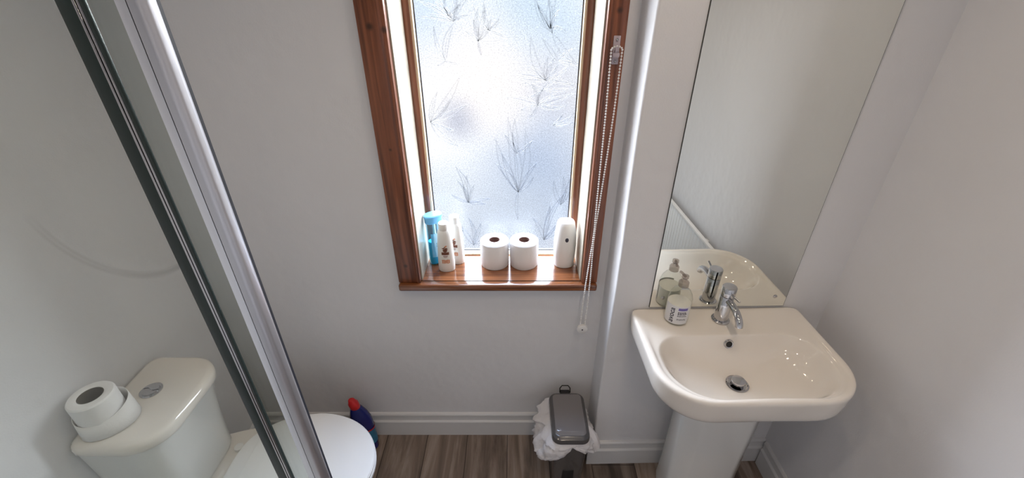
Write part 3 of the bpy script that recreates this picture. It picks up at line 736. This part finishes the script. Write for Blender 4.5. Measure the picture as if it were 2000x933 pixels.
for y in (RY0 + .2, RY1 - .2): obj('bracket', bx(-.026, 0, y - .015, y + .015, RB_ + .05, RT - .05), M['rad'], rad)
bm = nb(); tube(bm, [(-.045, RY1 + .0, RT - .045), (-.045, RY1 + .02, RT - .045)], .008, 12); obj('bleed_valve', bm, M['plastic_w'], rad)

# ------------------------------------------------------------------ toilet
TY = .7875
wc = thing('toilet', 'white close-coupled toilet with closed lid against the left wall', 'toilet', (XL, TY, 0))
# local x = distance from the wall
def Dlid(x0, x1, hy, k=0):
    o = rrect(x0, x1, -hy, hy, [.085, .030, .030, .085], 12)
    return o
cc = (.10, 0); LZ = .750
lid_o = polar(Dlid(.004, .218, .153), cc, 96); lid_o = [(x + (.006 * (1 - (y / .153) ** 2) if x > .15 else 0), y) for x, y in lid_o]
def sc(o, d): return [(max(x, .003), y) for x, y in inset(o, cc, d)]
bm = nb(); loft(bm, [ring(sc(lid_o, .014), LZ - .036), ring(sc(lid_o, .004), LZ - .034), ring(sc(lid_o, .0), LZ - .026), ring(sc(lid_o, .0), LZ - .014), ring(sc(lid_o, .003), LZ - .006), ring(sc(lid_o, .010), LZ - .001), ring(sc(lid_o, .02), LZ + .0005)])
obj('cistern_lid', bm, M['ceramic'], wc)
def cring(x1, hy, z, r=.06): return ring(polar(rrect(.006, x1, -hy, hy, [r, .012, .012, r], 12), (.08, 0), 96), z)
bm = nb(); loft(bm, [cring(.165, .118, .415, .05), cring(.170, .125, .43, .05), cring(.178, .132, .55), cring(.190, .138, .66), cring(.200, .142, .716)])
obj('cistern', bm, M['ceramic_c'], wc)
bm = nb(); lathe(bm, [(.027, 0), (.027, .003), (.024, .005), (.021, .004)], 36, (.095, .020, LZ)); bt = obj('flush_surround', bm, M['chrome'], wc)
for s in (1, -1):
    bm = nb(); pts = []
    n = 16
    for i in range(n + 1):
        a = PI * i / n; pts.append((.020 * math.cos(a), s * (.0012 + .0185 * math.sin(a))))
    # wave-shaped split between the two halves
    for i in range(1, 8): t = i / 8; pts.append((-.020 + .040 * t, s * .0012 + .004 * math.sin(2 * PI * t)))
    lo = [Vector((.095 + x, .020 + y, LZ + .003)) for x, y in pts]; hi = [Vector((p.x, p.y, LZ + (.0075 if s > 0 else .0065))) for p in lo]
    loft(bm, [lo, hi]); obj('flush_button', bm, M['chrome'], bt, smooth=False)
# pan
def pring(cx, ax, bx_, z, back, hb):
    out = []
    for i in range(96):
        a = 2 * PI * i / 96; c, s = math.cos(a), math.sin(a)
        if c >= 0: out.append(Vector((cx + ax * c, bx_ * s, z)))
        else:
            out.append(Vector((cx + (cx - back) * math.copysign(abs(c) ** .55, c), (bx_ + (hb - bx_) * min(1, abs(c) ** .8 * 1.3)) * math.copysign(abs(s) ** .7, s), z)))
    return out
bm = nb(); loft(bm, [pring(.30, .20, .11, 0, .05, .10), pring(.30, .19, .10, .03, .05, .095), pring(.32, .19, .105, .18, .05, .09), pring(.38, .215, .150, .31, .05, .10), pring(.41, .232, .176, .375, .02, .125), pring(.41, .235, .180, .400, .012, .135), pring(.41, .230, .175, .412, .012, .132)])
obj('pan', bm, M['ceramic'], wc)
def sring(d, z, cx=.425):
    return pring(cx, .232 - d, .190 - d, z, .216 + d, .155 - d)
bm = nb(); loft(bm, [sring(.004, .4125), sring(0, .415), sring(0, .424), sring(.004, .427)]); obj('seat', bm, M['plastic_w'], wc)
bm = nb(); loft(bm, [sring(.006, .4275), sring(.001, .430), sring(.0, .437), sring(.004, .4425), sring(.014, .444), sring(.022, .4435), sring(.06, .446), sring(.12, .4475)]); obj('seat_lid', bm, M['plastic_w'], wc)
for s in (-1, 1):
    bm = nb(); lathe(bm, [(.014, .411), (.014, .424), (.010, .426)], 20, (.199, s * .075, 0)); obj('hinge', bm, M['plastic_w'], wc)

# roll on the cistern with a loosened outer sheet
rl = toilet_roll('toilet_roll', 'partly used toilet roll with a loose sheet, on top of the cistern', (-1.020, .706, LZ + .0015), r=.047, h=.103, core='card_d', cr_=.026)
for c_ in list(rl.children):
    pass
bm = nb(); lo, hi = [], []
for i in range(61):
    t = i / 60; a = math.radians(-150 + 265 * t); r_ = .0515 + .012 * t ** 1.2 + .004 * math.sin(a * 2)
    z1 = .056 + .010 * math.sin(a * 1.3)
    lo.append(Vector((r_ * math.cos(a) * 1.02, r_ * math.sin(a), .001))); hi.append(Vector(((r_ - .004) * math.cos(a), (r_ - .004) * math.sin(a), z1)))
lo = [Vector((max(p.x, -.057), p.y, p.z)) for p in lo]; hi = [Vector((max(p.x, -.057), p.y, p.z)) for p in hi]
mid = [(a + b_) / 2 + Vector((0, 0, 0)) for a, b_ in zip(lo, hi)]
loft(bm, [lo, mid, hi], False, False, closed=False)
ls = obj('loose_sheet', bm, M['paper'], rl); s_ = ls.modifiers.new('thick', 'SOLIDIFY'); s_.thickness = .0012

# toilet cleaner bottle behind the pan
tb = thing('toilet_cleaner_bottle', 'navy blue toilet cleaner bottle with red cap on floor behind the toilet', 'bottle', (-.622, 1.150, 0), math.radians(12))
tb.scale = (1.10, 1.05, 1.09)
def shear(z): return -.018 * max(0, (z - .15) / .13) ** 1.5
def orings(prof, n=36): return [[Vector((v.x + shear(z), v.y, z)) for v in oval(a, b_, z, n, 2.2)] for a, b_, z in prof]
bm = nb(); loft(bm, orings([(.036, .024, 0), (.039, .027, .004), (.040, .027, .06), (.037, .026, .09), (.040, .027, .12), (.038, .026, .17), (.031, .024, .20), (.022, .020, .225), (.017, .017, .235)])); obj('bottle_body', bm, M['blue'], tb)
bm = nb(); loft(bm, orings([(.0165, .0165, .233), (.0175, .0175, .236), (.0172, .0172, .258), (.0135, .0135, .264), (.011, .011, .274), (.008, .008, .277)])); obj('cap', bm, M['red'], tb)
f2 = prof_fun([(.039, .027, .004), (.040, .027, .06), (.037, .026, .09), (.040, .027, .12)])
bm = nb(); loft(bm, orings([(.0410, .0280, .04), (.0412, .0282, .06), (.0392, .0272, .09), (.041, .028, .115)]), False, False); obj('label', bm, simple('teal_label', (.03, .20, .36), .35, var=.5, bscale=60), tb)
bm = nb(); loft(bm, orings([(.0414, .0284, .116), (.0416, .0285, .123)]), False, False); obj('red_band', bm, M['red'], tb)

# ------------------------------------------------------------------ pedal bin with liner
bn = thing('pedal_bin', 'slim dark grey pedal bin with closed lid, by the back skirting board', 'bin', (.205, 1.055, 0))
def brr(hx, y0, y1, r, z): return ring(rrect(-hx, hx, y0, y1, r, 7), z)
bm = nb(); loft(bm, [brr(.052, -.088, .085, .016, 0), brr(.054, -.090, .087, .018, .004), brr(.060, -.098, .093, .020, .20), brr(.063, -.102, .096, .022, .300), brr(.063, -.102, .096, .022, .306)])
body = obj('bin_body', bm, M['bin'], bn)
obj('pedal_recess', bx(-.022, .022, -.0985, -.080, .004, .140, bev=.006), M['bin_dark'], body)
obj('pedal', bx(-.018, .018, -.125, -.085, .012, .022, bev=.004), M['bin'], bn)
bm = nb(); loft(bm, [brr(.065, -.104, .098, .026, .306), brr(.068, -.107, .101, .030, .308), brr(.068, -.107, .101, .030, .322), brr(.066, -.105, .099, .029, .328), brr(.056, -.094, .089, .018, .334), brr(.054, -.092, .087, .016, .3345)])
lid = obj('bin_lid', bm, M['bin'], bn)
bm = nb(); loft(bm, [brr(.0555, -.0935, .0885, .018, .3335), brr(.054, -.078, .086, .014, .3385), brr(.050, -.074, .082, .012, .3395)])
obj('lid_panel', bm, M['bin_lid'], lid)
bm = nb(); box(bm, -.020, .016, .098, .118, .300, .328, .003); obj('lid_hinge', bm, M['bin_dark'], bn)
bm = nb(); tube(bm, [(-.022, .108, .322), (-.022, .116, .338), (-.014, .120, .348), (.010, .120, .348), (.018, .116, .338), (.018, .108, .322)], .0022, 8); obj('carry_handle', bm, M['bin_dark'], bn)
# liner: crumpled skirt of thin plastic folded over the rim
bg = thing('bin_liner', 'crumpled white plastic liner hanging out around rim of the pedal bin', 'bin liner', (.205, 1.055, 0))
bm = nb(); base = rrect(-.0635, .0635, -.1025, .0965, .024, 9); m_ = len(base)
# densify
dense = []
for i in range(m_):
    a, b_ = base[i], base[(i + 1) % m_]; k = max(1, int(math.dist(a, b_) / .0045))
    for j in range(k): dense.append((a[0] + (b_[0] - a[0]) * j / k, a[1] + (b_[1] - a[1]) * j / k))
rn = random.Random(11)
from mathutils import noise
rows = []
KR = 22
def flare(x, y):
    a = math.atan2(y, x * 1.3)
    left = max(0, -math.cos(a)) ** .6; right = max(0, math.cos(a)) ** 2.0
    front = max(0, -math.sin(a)) ** 3
    return left, right, front, a
for k in range(KR + 1):
    t = k / KR; row = []
    for (x, y) in dense:
        L_, R_, F_, a = flare(x, y)
        reach = .004 + .050 * L_ + .018 * R_ * (1 + 1.1 * max(0, -math.sin(a + .2))) + .004 * F_
        drop = .030 + .075 * L_ + .055 * R_ + .006 * math.sin(a * 5)
        nx, ny = math.cos(a), math.sin(a)
        bulge = math.sin(min(1, t * 1.25) * PI * .62)
        nv = noise.noise(Vector((x * 32, y * 32, t * 3.2))) ; nv2 = noise.noise(Vector((x * 80 + 5, y * 80, t * 7)))
        off = .0015 + reach * bulge * (1 + .75 * nv) + .013 * nv2 * t + .016 * (.22 - abs(noise.noise(Vector((x * 55 + 9, y * 55, t * 5 + x * 20))))) * min(1, t * 2) + .010 * (.2 - abs(noise.noise(Vector((x * 110, y * 110 + 3, t * 9))))) * min(1, t * 2) + .005 * math.sin(a * 23 + 3 * nv) * t * (L_ + R_)
        z = .3055 - drop * t * (1 + .25 * nv) + (.016 * L_ * math.sin(PI * t) if t < .6 else 0)
        px, py = x + nx * off * (1.0 if abs(nx) > .3 else .6), y + ny * off * .45
        py = min(py, .137)
        row.append(Vector((px, py, min(z, .3055) if t < .12 else z)))
    rows.append(row)
loft(bm, rows, False, False)
# gathered knot at the right front
lo = obj('liner_skirt', bm, M['bag'], bg, angle=45); s_ = lo.modifiers.new('thick', 'SOLIDIFY'); s_.thickness = .0006
bm = nb(); rings = []
for k in range(9):
    t = k / 8; c = Vector((.066 + .034 * t, -.03 - .045 * t, .298 - .052 * t)); r_ = .011 + .006 * t + (.010 * math.sin(PI * t)); rr = []
    for i in range(26):
        a = 2 * PI * i / 26; q = r_ * (1 + .30 * math.sin(a * 4 + t * 3) * t + .15 * noise.noise(Vector((math.cos(a) * 2, math.sin(a) * 2, t * 4))))
        rr.append(c + Vector((q * math.cos(a) * .8, q * math.cos(a) * .3 + .2 * q * math.sin(a), q * math.sin(a))))
    rings.append(rr)
loft(bm, rings); obj('liner_gather', bm, M['bag'], bg, angle=80)

# ------------------------------------------------------------------ shower screen and tray
struct_tray = thing('shower_tray', 'white shower tray behind the glass screen', 'shower tray', (XL, .07, 0))
bm = nb()
ox = polar(rrect(.003, .755, -.42, .435, .03, 6), (.38, 0), 64); ix = polar(rrect(.05, .70, -.37, .385, .06, 6), (.38, 0), 64)
loft(bm, [ring(ox, 0), ring(ox, .040), ring(inset(ox, (.38, 0), .004), .044), ring(ix, .044), ring(inset(ix, (.38, 0), .015), .028), ring(inset(ix, (.38, 0), .2), .024)])
obj('tray_body', bm, M['ceramic_c'], struct_tray)
sh = thing('shower_screen', 'framed glass shower screen with satin aluminium post, in front of the toilet', 'shower screen', (0, 0, .044))
SH = 1.92
obj('glass_panel', bx(XL + .002, -.4265, .470, .476, 0, SH), M['glass'], sh, smooth=False)
obj('glass_strip', bx(-.405, -.371, .4622, .4682, 0, SH), M['glass_g'], sh, smooth=False)
obj('seal_profile', bx(-.4270, -.4110, .4565, .462, 0, SH, bev=.0012), M['seal'], sh)
bm = nb(); box(bm, -.4112, -.4085, .4565, .462, 0, SH, .0006); box(bm, -.4075, -.4048, .4568, .462, 0, SH, .0006); box(bm, -.409, -.407, .460, .462, 0, SH); obj('chrome_strip', bm, M['chrome'], sh)
obj('seal_profile', bx(-.4050, -.4010, .4570, .4622, 0, SH, bev=.001), M['seal'], sh)
obj('post_channel', bx(-.3725, -.3612, .4575, .502, 0, SH, bev=.001), M['alu_pale'], sh)
obj('post_gap', bx(-.3616, -.3596, .4574, .500, 0, SH), M['gasket'], sh, smooth=False)
bm = nb(); o = rrect(-.3600, -.3450, .4560, .484, [.014, .001, .001, .008], 8); loft(bm, [ring(o, 0), ring(o, SH)]); obj('corner_post', bm, M['alu'], sh, angle=60)

# ------------------------------------------------------------------ ceiling downlights (above the frame, they light the room)
dl0 = None
for i, (x, y) in enumerate(DOWNLIGHTS):
    if dl0 is None:
        dl0 = thing('ceiling_downlight', 'round recessed warm downlight in the ceiling', 'ceiling light', (x, y, ZC), group='recessed downlights')
        bm = nb(); n = 36; loft(bm, [[Vector((q * math.cos(2 * PI * k / n), q * math.sin(2 * PI * k / n), z)) for k in range(n)] for q, z in [(.042, 0), (.042, -.003), (.038, -.005), (.029, -.003), (.029, 0)]], False, False); obj('bezel', bm, M['chrome'], dl0)
        bm = nb(); lathe(bm, [(.0285, 0), (.0285, -.001)], 30); obj('lamp_face', bm, M['lamp'], dl0)
    else:
        r = dl0.copy(); COL.objects.link(r); r.location = (x, y, ZC)
        for c in list(dl0.children): k = c.copy(); COL.objects.link(k); k.parent = r
